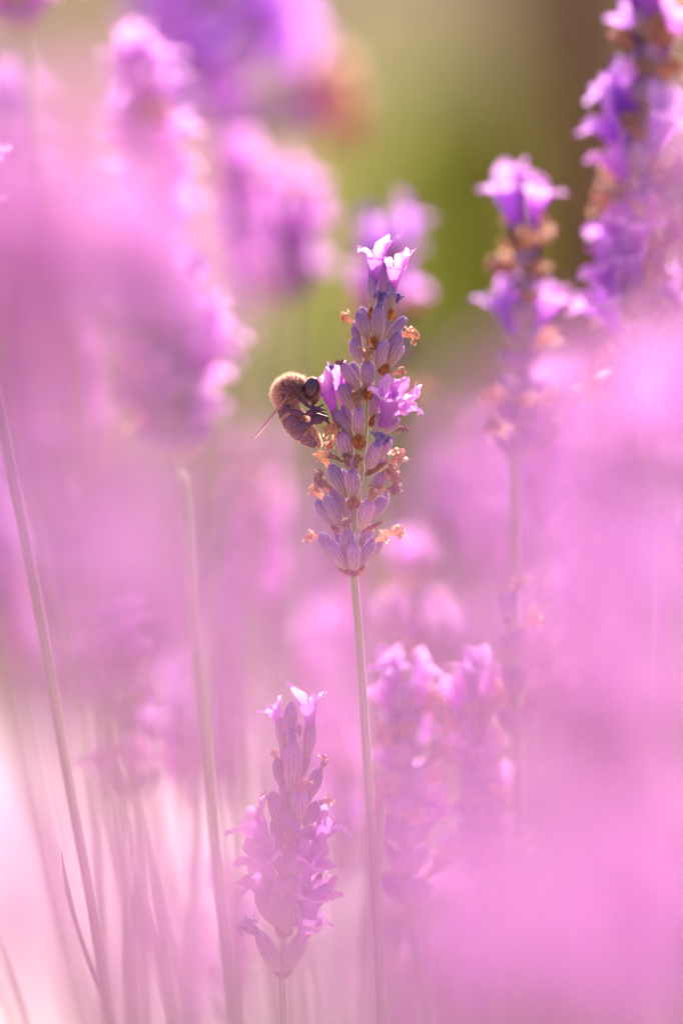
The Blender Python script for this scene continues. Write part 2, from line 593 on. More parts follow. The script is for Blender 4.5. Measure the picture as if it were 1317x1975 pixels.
# ------------------------------------------------------------------ a lavender stalk built calyx by calyx
def spike(label, base, tip, stem_pts, seed=0, flower=0.12, wither=0.35, blooms=(), n_whorl=None, size=1.0, per=(3, 4), group=None, stem_r=(0.0006, 0.0009), tilt=(42, 14), top_bloom=True, fsize=1.0, florets=None):
    r_ = random.Random(seed)
    axis = tip - base
    L = axis.length
    axn = axis.normalized()
    pts = to_ground([base + axis * 0.55, base + axis * 0.2, base] + list(stem_pts))
    root = thing('lavender_flower', pts[-1], label, 'lavender', group)
    link('stem', stem_mesh([tip - axis * 0.12] + pts, stem_r[0], stem_r[1]), root, Matrix())
    side = axn.cross(Vector((0, 1, 0))).normalized()
    fwd = side.cross(axn).normalized()
    n = n_whorl or max(4, int(round(L / (0.0062 * size))))
    todo = []
    for i in range(n):
        s = (i / (n - 0.4)) ** 0.95 * 0.9
        q = s / 0.9
        for sd_ in (0, 1):
            az0 = i * 1.5708 + sd_ * math.pi + 0.5 + r_.uniform(-.25, .25)
            m = r_.choice(per) if i < n - 1 else 2
            for k in range(m):
                az = az0 + (k - (m - 1) / 2) * r_.uniform(0.5, 0.75)
                th = math.radians(tilt[0] + (tilt[1] - tilt[0]) * q + r_.uniform(-9, 9))
                rad = side * math.cos(az) + fwd * math.sin(az)
                d = axn * math.cos(th) + rad * math.sin(th)
                ln = 0.0056 * size * r_.uniform(0.82, 1.1) * (1 - 0.18 * q)
                p = base + axis * s + rad * 0.0005
                w = ln * r_.uniform(0.36, 0.43)
                todo.append((p, p + d * ln, w, rad, i))
        if i % 1 == 0:
            az = i * 1.5708 + 0.5
            for sd_ in (0, math.pi):
                rad = side * math.cos(az + sd_) + fwd * math.sin(az + sd_)
                p = base + axis * (s - 0.01)
                link('bract', r_.choice(BRACT), root, frame(p + rad * 0.0006, p + rad * 0.0016 + axn * 0.0026, 0.0017 * size, up=rad))
    want = set()
    for b in blooms:
        best = min((j for j in range(len(todo)) if j not in want and todo[j][1].y < base.y + 0.003), key=lambda j: (Vector(project(todo[j][1])) - Vector(b)).length)
        want.add(best)
    for j, (p, q, w, rad, i) in enumerate(todo):
        mw = frame(p, q, w, up=rad, roll=r_.uniform(0, 6))
        c = link('calyx', r_.choice(CALYX_MID), root, mw)
        d = (q - p).normalized()
        f = j in want or (r_.random() < flower) or (top_bloom and i == n - 1 and r_.random() < 0.7 and not blooms)
        if f:
            b0 = p + (q - p) * 0.72
            dd = (d + axn * 0.1 + Vector((r_.uniform(-.2, .2), r_.uniform(-.2, .2), 0))).normalized()
            link('corolla', r_.choice(florets or COROLLA), c, frame(b0, b0 + dd * 0.0088 * size * fsize * r_.uniform(0.88, 1.12), 1, up=axn + rad * r_.uniform(-.4, .4), uniform=True), pw=mw)
        elif r_.random() < wither:
            b0 = p + (q - p) * 0.88
            dd = (d + rad * 0.5).normalized()
            link('withered_corolla', r_.choice(WITHER if r_.random() < 0.72 else (WITHER_D if r_.random() < .8 else WITHER_B)), c,
                 frame(b0, b0 + dd * 0.0042 * size * r_.uniform(0.7, 1.2), 1, up=axn, roll=r_.uniform(0, 6), uniform=True), pw=mw)
    return root


# whorls for stalks that stay far out of focus: everything grows from one node
def g_whorl(seed, m, nf, nw):
    r_ = random.Random(seed)
    g = G()
    idx = list(range(m))
    r_.shuffle(idx)
    fl, wi = set(idx[:nf]), set(idx[nf:nf + nw])
    for k in range(m):
        az = 6.283 * k / m + r_.uniform(-.25, .25)
        th = math.radians(r_.uniform(22, 46))
        d = Vector((math.cos(az) * math.sin(th), math.sin(az) * math.sin(th), math.cos(th)))
        ln = r_.uniform(0.0048, 0.0062)
        g.add(r_.choice(g_cal_lo), frame(Vector((0, 0, 0)), d * ln, ln * 0.42, up=Vector((0, 0, 1))))
        if k in fl:
            g.add(r_.choice(g_cor_lo), frame(d * ln * .7, d * (ln * .7 + 0.0098), 1, up=Vector((0, 0, 1)), uniform=True))
        elif k in wi:
            g.add(r_.choice(g_wit_lo), frame(d * ln * .88, d * (ln * .88 + 0.0034), 1, up=Vector((0, 0, 1)), uniform=True))
    return g


W_FLOWER = [g_whorl(s, 8, 4, 3) for s in range(4)]
W_SOME = [g_whorl(20 + s, 8, 2, 5) for s in range(4)]
W_FULL = [g_whorl(60 + s, 9, 8, 0) for s in range(2)]
W_PLAIN = [g_whorl(40 + s, 8, 0, 5) for s in range(3)]
WM = {id(g): g.mesh('whorl') for g in W_FLOWER + W_SOME + W_PLAIN + W_FULL}


def soft_spike(label, base, tip, group, seed, stem_pts=(), flower=0.4, size=1.0, whole=False, stem_r=0.0006):
    """a stalk whose calyxes cannot be told apart: stem and whorls (or one flower head when far)"""
    r_ = random.Random(seed)
    axis = tip - base
    L = axis.length
    axn = axis.normalized()
    pts = to_ground([base + axis * 0.5, base] + (list(stem_pts) or [base - axis.normalized() * 0.05 + Vector((r_.uniform(-.004, .004), r_.uniform(-.004, .004), 0))]), 0.4)
    root = thing('lavender_flower', pts[-1], label, 'lavender', group)
    link('stem', stem_mesh([tip - axis * 0.08] + pts, stem_r * size, stem_r * 1.3 * size, 6, n=3), root, Matrix())
    n = max(3, int(round(L / (0.0066 * size))))
    head = G()
    for i in range(n):
        u = r_.random()
        pool = W_FULL if flower > 1 else W_FLOWER if u < flower else (W_SOME if u < flower + 0.35 else W_PLAIN)
        g = r_.choice(pool)
        s = i / n
        p = base + axis * s
        k = size * r_.uniform(0.9, 1.12) * (1 - 0.2 * s)
        mw = frame(p, p + axn * k, 1, roll=r_.uniform(0, 6.28), uniform=True)
        if whole:
            head.add(g, Matrix.Translation(-base) @ mw)
        else:
            link('whorl', WM[id(g)], root, mw, kind='stuff')
    if whole:
        link('flower_head', head.mesh('flower_head'), root, Matrix.Translation(base), kind='stuff')
    return root


# ------------------------------------------------------------------ the setting
def mat_simple(name, stops, scale, rough=0.9, bump=0.3, bdist=0.01, detail=5, trans=0.0):
    n = NT(name)
    f = n.noise(scale, detail, 0.65)
    c = n.ramp(f, stops)
    c = n.mix(0.35, c, n.ramp(n.noise(scale * 7, 3), stops))
    return n.surface(c, rough, 0.2, trans=trans, bump=(n.noise(scale * 9, 4), bump, bdist))


MAT['field'] = mat_simple('dry_field', [(0.3, (0.060, 0.048, 0.006)), (0.45, (0.108, 0.062, 0.012)), (0.6, (0.165, 0.080, 0.022)), (0.75, (0.085, 0.064, 0.008))], 0.35)
MAT['gravel'] = mat_simple('pale_gravel', [(0.3, (0.42, 0.30, 0.31)), (0.5, (0.50, 0.37, 0.38)), (0.7, (0.54, 0.41, 0.43))], 3.0)
MAT['soil'] = mat_simple('garden_soil', [(0.3, (0.24, 0.17, 0.12)), (0.55, (0.36, 0.27, 0.2)), (0.75, (0.42, 0.33, 0.25))], 4.0)
MAT['leaf'] = mat_simple('shrub_leaf', [(0.3, (0.20, 0.25, 0.02)), (0.5, (0.27, 0.32, 0.03)), (0.75, (0.32, 0.35, 0.045))], 6.0, 0.5, 0.1, trans=0.75)
MAT['leaf_dry'] = mat_simple('tree_leaf', [(0.3, (0.10, 0.09, 0.035)), (0.5, (0.16, 0.13, 0.06)), (0.75, (0.22, 0.17, 0.09))], 3.0, 0.6, 0.1, trans=0.35)
MAT['bark'] = mat_simple('bark', [(0.3, (0.08, 0.034, 0.015)), (0.5, (0.15, 0.066, 0.03)), (0.75, (0.2, 0.10, 0.05))], 14.0, 0.9, 0.8, 0.01)
MAT['grey_leaf'] = mat_simple('lavender_leaf', [(0.3, (0.22, 0.24, 0.15)), (0.55, (0.32, 0.33, 0.22)), (0.8, (0.4, 0.38, 0.28))], 20.0, 0.7, 0.1, trans=0.3)


def ground_h(x, y):
    t = max(0.0, y - 8.5)
    h = 0.42 * t * (1 - math.exp(-t / 3)) if y < 45 else 0.42 * 36.5 + 0.02 * (y - 45)
    return h + (0.25 * noise.noise(Vector((x * .25, y * .25, 3))) * min(1, t * .3))


g = G()
xs = [-220, -120, -60, -30, -16, -10, -6, -4, -2, 0, 2, 4, 6, 10, 16, 30, 60, 120, 220]
ys = [-220, -60, -20, -6, -2, 0, 2, 4, 6, 8, 8.6, 9.5, 11, 13, 15, 18, 22, 27, 33, 40, 46, 80, 160, 320]
g.grid([[(x, y, ground_h(x, y)) for x in xs] for y in ys], 'field', [0] * len(ys), wrap=False)
o = link('ground', g.mesh('ground'), kind='structure')
g = G()
ys = [-3, -1, 0.8]
g.grid([[(x + 0.15 * noise.noise(Vector((x, y, 1))), y + 0.06 * noise.noise(Vector((x * 3, y, 5))), 0.004) for x in np.linspace(-6, 6, 40)] for y in (-3, -1.5, 0, 1.2, 2.4)], 'soil', [0] * 5, wrap=False)
link('soil_bed', g.mesh('soil_bed'), kind='structure')
g = G()
g.grid([[(x, y + 0.1 * noise.noise(Vector((x * 1.5, y, 9))), 0.008) for x in np.linspace(-9, 9, 60)] for y in (2.3, 3.5, 5, 6.5, 7.6)], 'gravel', [0] * 5, wrap=False)
link('path', g.mesh('path'), kind='structure')


def leaf_cloud(g, centre, radii, n, size, mat, seed, hollow=0.3):
    r_ = random.Random(seed)
    for k in range(n):
        while True:
            q = Vector((r_.uniform(-1, 1), r_.uniform(-1, 1), r_.uniform(-1, 1)))
            if hollow < q.length < 1 + 0.3 * noise.noise(q * 2.5 + Vector((seed, 0, 0))):
                break
        if noise.noise(q * 3.1 + Vector((0, seed, 0))) < -0.22:
            continue
        c = centre + Vector((q.x * radii[0], q.y * radii[1], q.z * radii[2]))
        ax = Vector((r_.gauss(0, 1), r_.gauss(0, 1), r_.gauss(0, .7))).normalized()
        sd_ = ax.orthogonal().normalized()
        sd_ = Matrix.Rotation(r_.uniform(0, 6), 3, ax) @ sd_
        L = size * r_.uniform(0.6, 1.3)
        g.face([c, c + ax * L * .5 + sd_ * L * .26, c + ax * L, c + ax * L * .5 - sd_ * L * .26], mat)


def tree(name, label, cat, x, y, trunk_r, trunk_h, crowns, leafmat, leaf, seed, lean=0.0):
    r_ = random.Random(seed)
    z0 = ground_h(x, y)
    root = thing(name, (x, y, z0), label, cat)
    pts = [Vector((x, y, z0 - 0.05)), Vector((x + lean * .3, y, z0 + trunk_h * .4)), Vector((x + lean, y, z0 + trunk_h))]
    path = smooth_path(pts, 8)
    g = G()
    g.grid(tube_rows(path, [trunk_r * (1.35 - 0.8 * i / len(path) + (0.5 * math.exp(-i / 2.0))) for i in range(len(path))], 14, 5, 0.08), 'bark', [0] * len(path), cap=True)
    link('trunk', g.mesh('trunk'), root, Matrix())
    for (cx, cy, cz, rx, ry, rz, n) in crowns:
        c = Vector((x + cx, y + cy, z0 + cz))
        gb = G()
        pb = smooth_path([pts[-1] - Vector((0, 0, trunk_h * .3)), (pts[-1] + c) * .5, c], 4)
        gb.grid(tube_rows(pb, [trunk_r * .5 * (1 - .8 * i / len(pb)) for i in range(len(pb))], 7, 3, .05), 'bark', [0] * len(pb), cap=True)
        link('limb', gb.mesh('limb'), root, Matrix())
        gl = G()
        leaf_cloud(gl, c - c, (rx, ry, rz), n, leaf, leafmat, r_.randint(0, 999))
        link('crown', gl.mesh('crown'), root, Matrix.Translation(c), kind='stuff')
    return root


# the brown trunk at the upper edge, with its crown above the frame
p = P(1165, 200, 2.2)
tree('tree', 'brown tree trunk, dark and blurred, behind the tallest clump of spikes', 'tree', p.x, 2.2, 0.07, 1.5,
     [(0.1, 0.1, 1.75, .5, .45, .4, 1100), (-.35, .1, 1.6, .38, .4, .3, 700), (.45, -.05, 1.65, .4, .4, .3, 700)], 'leaf_dry', 0.06, 3, -0.03)
# blurred shrubs on the bank beyond the path
for k, (px_, y_, w_, h_, lm, lab) in enumerate([
        (1010, 7.9, .75, 1.0, 'leaf_dry', 'olive brown shrub on the bank, next to the tree trunk'),
        (330, 8.3, .6, .55, 'leaf_dry', 'low dry shrub on the bank beyond the path'),
        (760, 10.5, .8, 1.3, 'leaf', 'green shrub highest up the dry bank')]):
    x_ = P(px_, 0, y_).x
    r2 = random.Random(k)
    tree('shrub', lab, 'shrub', x_, y_, 0.04, h_ * .5, [(0, 0, h_ * .62, w_, w_ * .8, h_ * .45, 900), (w_ * .5, .1, h_ * .5, w_ * .6, w_ * .6, h_ * .35, 500), (-w_ * .5, 0, h_ * .45, w_ * .6, w_ * .6, h_ * .35, 500)], lm, 0.09, 30 + k)

# a tall leafy green plant just behind the flowers
gp = P(872, 600, 0.85)
root = thing('leafy_plant', (gp.x, 0.85, 0.0), 'upright plant with bright green leaves, blurred behind the sharp spike', 'plant')
path = [Vector((gp.x, 0.85, 0.0)), Vector((gp.x + .004, 0.85, .3)), Vector((gp.x, 0.852, 0.53)), Vector((gp.x - .008, .85, .64))]
link('stalk', stem_mesh(path, 0.003, 0.0015, 8, 'leaf'), root, Matrix())
r_ = random.Random(5)
gl = G()
rows = []
for i in range(9):
    v = i / 8
    w = 0.28 * math.sin(math.pi * (0.06 + 0.92 * v)) ** .8
    rows.append([(u * w, 0.35 * v * v - .15 * u * u * w, v) for u in (-1, -.5, 0, .5, 1)])
gl.grid(rows, 'leaf', [0] * 9, wrap=False)
leafm = gl.mesh('leaf')
for k in range(104):
    z = 0.36 + 0.29 * (k / 104) ** .9
    az = k * 2.4
    rad = Vector((math.cos(az), math.sin(az), 0))
    ln = r_.uniform(.03, .05) * (1.25 - .5 * k / 104)
    b = Vector((gp.x - (0.008 * max(0, (z - .5) / .14)), .85, z))
    link('leaf', leafm, root, frame(b, b + (rad * .8 + Vector((0, 0, r_.uniform(.2, .7)))).normalized() * ln, ln, up=Vector((0, 0, 1))))

# lavender bushes in a row between the flowers and the path
gfol, gst, ghd = G(), G(), G()
r_ = random.Random(11)
for k in range(700):
    az, rr = r_.uniform(0, 6.28), r_.random() ** .5
    b = Vector((math.cos(az) * rr * .16, math.sin(az) * rr * .16, 0.02))
    d = Vector((math.cos(az) * rr * .8 + r_.gauss(0, .2), math.sin(az) * rr * .8 + r_.gauss(0, .2), 1)).normalized()
    L = r_.uniform(.12, .24)
    s = d.orthogonal().normalized() * .003
    gfol.face([b - s, b + s, b + d * L + s * .6, b + d * L * 1.06, b + d * L - s * .6], 'grey_leaf')
for k in range(70):
    az, rr = r_.uniform(0, 6.28), r_.random() ** .5
    b = Vector((math.cos(az) * rr * .12, math.sin(az) * rr * .12, 0.05))
    top = Vector((math.cos(az) * rr * .30, math.sin(az) * rr * .30, r_.uniform(.40, .53) - rr * .05))
    mid = (b + top) * .5 + Vector((0, 0, .03))
    gst.grid(tube_rows([b, mid, top], [.0011, .001, .0008], 4, 1, 0), 'stem', [0, .5, 1])
    ax = (top - mid).normalized()
    n = r_.randint(4, 7)
    for i in range(n):
        u = r_.random()
        gg = r_.choice(W_FLOWER if u < .55 else W_SOME if u < .85 else W_PLAIN)
        if i % 2 == 0 or u < .6:
            p0 = top + ax * (i * .0068)
            ghd.add(gg, frame(p0, p0 + ax * 1.1 * (1 - .05 * i), 1, roll=r_.uniform(0, 6), uniform=True))
fol_m, st_m, hd_m = gfol.mesh('foliage'), gst.mesh('flower_stems'), ghd.mesh('flower_heads')
for k, (px_, y_, sc) in enumerate([(1290, 1.55, 1.0), (1700, 1.3, .98), (1300, 2.1, 1.0), (1950, 1.75, 1.02), (1000, 2.0, .93)]):
    x_ = P(px_, 0, y_).x
    b = thing('lavender_bush', (x_, y_, 0.0), 'blurred lavender bush in bloom in the row before the gravel path', 'lavender', 'lavender bushes along the gravel path')
    mw = Matrix.Translation((x_, y_, 0)) @ Matrix.Rotation(k * 1.9, 4, 'Z') @ Matrix.Scale(sc, 4)
    link('foliage', fol_m, b, mw, kind='stuff')
    link('flower_stems', st_m, b, mw, kind='stuff')
    link('flower_heads', hd_m, b, mw, kind='stuff')

# ------------------------------------------------------------------ the sharp flower in the middle
main_base = P(683, 1105)
stem_pts = [P(690, 1200, .0005), P(703, 1390, .0005), P(719, 1640, .001), P(737, 1975, .001)]
axis_px = [(735, 590), (724, 655), (715, 735), (706, 815), (697, 905), (688, 990), (683, 1060), (683, 1105)]
full = [P(x, y, .0003) for x, y in axis_px] + stem_pts
full = to_ground(full)
MAIN = thing('lavender_flower', full[-1], 'sharp lavender spike that the honeybee clings to', 'lavender')
path = smooth_path(full, 8)
radii = []
for q in path:
    x_, y_ = project(q)
    radii.append(M * interp(y_, [(580, 4.5), (1090, 6.2), (1112, 7.0), (1640, 9.0), (1700, 10.5), (1975, 10.0), (9e9, 11)]))
g = G()
g.grid(tube_rows(path, radii, 16, 4, 0.07), 'stem', [0] * len(path), [math.cos(4 * 6.283185 * j / 16 + .6) for j in range(16)], cap=True)
link('stem', g.mesh('stem'), MAIN, Matrix())
MM = 0.001
CALYX = [  # base x, y, tip x, y, width (pixels), depth of the tip (mm)
    (717, 600, 718, 528, 25, 0.3), (756, 598, 753, 542, 23, 0.4), (731, 655, 731, 586, 28, -2.6), (710, 655, 687, 600, 25, -1.8),
    (717, 643, 698, 594, 17, 1.4), (703, 645, 680, 622, 16, 2.2), (742, 660, 782, 611, 21, 0.2), (752, 662, 774, 640, 18, 1.6),
    (694, 701, 683, 653, 26, -2.4), (697, 675, 681, 634, 17, 1.4), (708, 752, 709, 697, 28, -3.2), (729, 714, 741, 658, 27, -2.6),
    (749, 704, 772, 647, 27, -0.6), (752, 706, 777, 668, 18, 1.8), (694, 753, 660, 703, 26, -1.8), (693, 744, 681, 694, 19, 1.2),
    (690, 775, 662, 726, 20, 1.8), (682, 851, 642, 789, 27, -0.8), (680, 791, 657, 742, 27, -2.0), (692, 843, 691, 785, 30, -3.6), (680, 826, 661, 783, 21, 0.4),
    (717, 808, 729, 750, 27, -2.2), (722, 833, 742, 796, 29, -3.0), (735, 812, 762, 782, 22, 0.3), (711, 911, 727, 855, 31, -3.6), (728, 886, 750, 843, 25, -0.4), (740, 836, 769, 808, 20, 0.2),
    (678, 889, 654, 835, 29, -2.0), (672, 880, 664, 846, 20, 1.6), (690, 912, 672, 880, 20, -2.8), (667, 960, 638, 898, 28, -1.8), (682, 962, 681, 906, 30, -3.6), (672, 955, 660, 905, 18, 1.4),
    (715, 952, 740, 910, 25, -2.0), (716, 905, 744, 885, 16, 0.8), (698, 1020, 712, 963, 33, -3.4), (718, 1000, 741, 956, 27, -0.6), (735, 985, 748, 948, 20, 1.5),
    (653, 1018, 607, 964, 25, 0.0), (657, 1016, 626, 957, 27, -1.8), (671, 996, 638, 943, 23, 0.6), (690, 1000, 668, 960, 18, 2.0),
    (671, 1076, 670, 1020, 30, -2.6), (681, 1103, 682, 1047, 28, -4.0), (668, 1100, 638, 1045, 26, -2.4), (645, 1080, 619, 1029, 26, -0.4), (660, 1090, 648, 1024, 20, 1.4),
    (696, 1092, 721, 1041, 28, -2.6), (718, 1078, 736, 1038, 20, 0.2), (695, 1064, 713, 1013, 25, 1.6), (690, 1075, 700, 1030, 20, 2.4)]
r_ = random.Random(4)
main_cal = []
for i, (bx, by, tx, ty, w, dd) in enumerate(CALYX):
    b = P(bx, by, (dd * .28 + (.2 if dd > 0 else -.2)) * MM)
    t = P(tx, ty, dd * MM)
    t = t + Vector((r_.gauss(0, .0001), 0, r_.gauss(0, .00015)))
    mw = frame(b, t, w * M * r_.uniform(.88, 1.0), roll=r_.uniform(0, 6.28), squash=r_.uniform(.85, 1.05))
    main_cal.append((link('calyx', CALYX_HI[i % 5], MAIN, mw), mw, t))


def on_calyx(name, me, base, tip, up, roll=0.0, squash=None):
    near = min(main_cal, key=lambda c: (c[2] - base).length)
    mw = frame(base, tip, 1, up=up, roll=roll, uniform=True)
    if squash:
        mw = mw @ Matrix.Diagonal((squash, squash, 1, 1))
    return link(name, me, near[0], mw, pw=near[1])


RT, UPV, LF = Vector((1, 0, 0)), Vector((0, 0, 1)), Vector((-1, 0, 0))
TOCAM = Vector((0, -1, 0))
# open corollas: base, tip, depths, direction of the upper lip
for k, (bx, by, tx, ty, d0, d1, up, me, sq) in enumerate([
        (717, 558, 729, 438, .3, -.4, RT + TOCAM * .6, COROLLA[0], .8),
        (753, 570, 770, 464, .4, -.2, RT + TOCAM * .5, COROLLA[1], .88),
        (650, 812, 612, 702, -.6, -.4, RT + TOCAM * .5, COROLLA_TUBE[0], .68),
        (666, 784, 636, 692, .9, .6, RT * .2 + UPV + TOCAM * .5, COROLLA[6], .9),
        (741, 822, 757, 722, -3.0, -6.0, UPV + RT * .2 + TOCAM * .2, COROLLA[2], 1.0),
        (735, 822, 774, 742, -2.4, -4.6, RT + TOCAM * .4, COROLLA[3], 1.0),
        (738, 810, 786, 768, -1.6, -3.4, UPV + TOCAM * .6, COROLLA[5], 1.0),
        (748, 802, 828, 756, .2, -.1, UPV + TOCAM * .35, COROLLA[4], .95)]):
    on_calyx('corolla', me, P(bx, by, d0 * MM), P(tx, ty, d1 * MM), up, squash=sq)
# withered corollas: base, tip, depth, kind
for k, (bx, by, tx, ty, dd, pool, sc) in enumerate([
        (732, 592, 736, 562, -2.8, WITHER_B, 1.3), (741, 575, 726, 562, -2.4, WITHER_B, 1.2), (765, 586, 772, 566, .2, WITHER_B, 1.0), (766, 580, 774, 572, .1, WITHER, .8),
        (681, 622, 656, 608, 2.2, WITHER, 1.0), (772, 648, 806, 636, 1.6, WITHER, 1.1), (708, 699, 707, 670, -3.5, WITHER, 1.1),
        (662, 714, 657, 692, -1.2, WITHER_D, 1.1), (652, 716, 634, 706, .8, WITHER_B, .8), (758, 722, 782, 712, .8, WITHER, 1.0), (690, 786, 683, 752, -3.6, WITHER_D, 1.15), (706, 775, 694, 762, -3.0, WITHER, .9),
        (655, 840, 632, 816, -1.6, WITHER, 1.2), (646, 846, 650, 826, -2.0, WITHER, .9), (727, 862, 733, 833, -3.8, WITHER_B, 1.35), (740, 858, 752, 842, -3.0, WITHER_B, 1.0), (765, 830, 785, 822, .2, WITHER_D, 1.1), (768, 836, 776, 820, .2, WITHER, .8),
        (644, 838, 638, 868, 1.0, WITHER, .8), (670, 900, 664, 876, -2.8, WITHER_D, 1.1), (686, 902, 688, 876, -3.0, WITHER_D, 1.0), (662, 892, 634, 874, -1.2, WITHER_D, .5),
        (636, 903, 615, 868, .2, WITHER, .85), (640, 942, 602, 920, .4, WITHER_D, .85), (626, 962, 600, 936, .2, WITHER, 1.0), (632, 950, 618, 924, .3, WITHER, .8),
        (752, 902, 777, 866, .8, WITHER, .85), (738, 914, 764, 902, -2.2, WITHER, 1.35), (748, 920, 772, 928, -2.0, WITHER, 1.2), (750, 925, 742, 902, -2.4, WITHER, 1.0), (740, 948, 774, 942, .8, WITHER_D, 1.1), (756, 955, 770, 944, .8, WITHER_D, .9),
        (715, 968, 718, 930, -3.4, WITHER, 1.2), (722, 955, 732, 948, -3.4, WITHER, 1.0), (668, 1026, 664, 1000, -2.7, WITHER_D, 1.2), (674, 1018, 656, 1004, -2.6, WITHER_D, .9),
        (620, 1036, 587, 1031, -.4, WITHER, .9), (722, 1044, 750, 1032, -2.6, WITHER, 1.05), (732, 1034, 779, 1018, .4, WITHER, .75), (668, 846, 652, 830, 1.2, WITHER, .9)]):
    on_calyx('withered_corolla', pool[k % len(pool)], P(bx, by, dd * MM), P(tx, ty, (dd - .3) * MM), TOCAM, roll=k * 1.3, squash=sc)
# brown bracts: foot, point, width, depth
for k, (bx, by, tx, ty, w, dd, slim) in enumerate([
        (716, 617, 716, 590, 16, -.9, 0), (755, 620, 754, 592, 18, -.8, 0), (722, 676, 718, 645, 28, -1.8, 0), (733, 722, 752, 700, 26, -1.6, 0), (709, 773, 708, 744, 26, -2.4, 0),
        (694, 868, 689, 834, 31, -3.0, 0), (712, 822, 732, 796, 18, -2.2, 1), (702, 918, 750, 888, 13, -2.0, 1), (683, 983, 679, 955, 33, -3.0, 0), (696, 1028, 744, 1003, 12, -1.6, 1),
        (655, 1028, 636, 1012, 13, -1.0, 1), (674, 1108, 648, 1086, 16, -1.2, 0), (688, 1110, 704, 1090, 16, -1.2, 0), (680, 1112, 682, 1090, 24, -1.9, 0)]):
    link('bract', (BRACT_SLIM if slim else BRACT)[k % (2 if slim else 4)], MAIN, frame(P(bx, by, dd * MM), P(tx, ty, (dd - .3) * MM), w * M, up=TOCAM))
# slim leaf that runs beside the stalk low down
g = G()
lp = smooth_path([P(727, 1715, -.0008), P(731, 1640, -.001), P(736, 1580, -.0006), P(741, 1540, 0)], 5)
g.grid(tube_rows(lp, [M * q for q in np.interp(range(len(lp)), [0, 3, 10, len(lp) - 1], [5, 8, 7, .8])], 8, 1, 0, .4), 'stem', [0] * len(lp), cap=True)
link('leaf', g.mesh('leaf'), MAIN, Matrix())

# ------------------------------------------------------------------ the honeybee
def mat_bee():
    n = NT('bee_body')
    kind = n.attr('t')       # 0 dark cuticle .. 1 tan hair band
    c = n.ramp(kind, [(0.0, (0.10, 0.03, 0.075)), (0.25, (0.14, 0.045, 0.085)), (0.6, (0.38, 0.18, 0.14)), (1.0, (0.62, 0.36, 0.27))])
    c = n.mix(n.maprange(n.noise(900, 3), .4, .75, 0, .4), c, (0.16, 0.07, 0.08))
    return n.surface(c, 0.55, 0.28, 0.06, (1, .8, .75), 0.35, bump=(n.noise(2500, 3), .3, .0001))


MAT['bee'] = mat_bee()
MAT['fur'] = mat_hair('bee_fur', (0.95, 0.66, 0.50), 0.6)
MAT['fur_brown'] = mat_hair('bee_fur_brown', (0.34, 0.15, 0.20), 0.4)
n = NT('bee_eye')
MAT['eye'] = n.surface((0.06, 0.014, 0.045), 0.2, 0.6)
n = NT('bee_wing')
MAT['wing'] = n.surface((0.8, 0.46, 0.42), 0.25, 0.7, trans=0.5, alpha=0.62)
n = NT('bee_wing_vein')
MAT['vein'] = n.surface((0.46, 0.2, 0.18), 0.5, 0.4, trans=0.2)


def ball_rows(c, R, rx, ry, rz, nu=16, nv=24):
    rows = []
    for i in range(nu + 1):
        ph = math.pi * (0.001 + 0.998 * i / nu)
        rows.append([c + R @ Vector((rx * math.sin(ph) * math.cos(6.283185 * j / nv), ry * math.sin(ph) * math.sin(6.283185 * j / nv), rz * math.cos(ph))) for j in range(nv)])
    return rows


BD = -0.9    # depth of the bee's mid plane, mm
src = G()


def limb(pts, mat_tag, seg=14, flat=1.0):
    q = [P(x, y, d * MM) for x, y, d, r in pts]
    path = smooth_path(q, 5)
    rr = np.interp(np.linspace(0, len(pts) - 1, len(path)), range(len(pts)), [p_[3] for p_ in pts])
    b = len(src.V)
    src.grid(tube_rows(path, [M * r for r in rr], seg, 1, 0, flat), 'bee', [mat_tag] * len(path), cap=True)


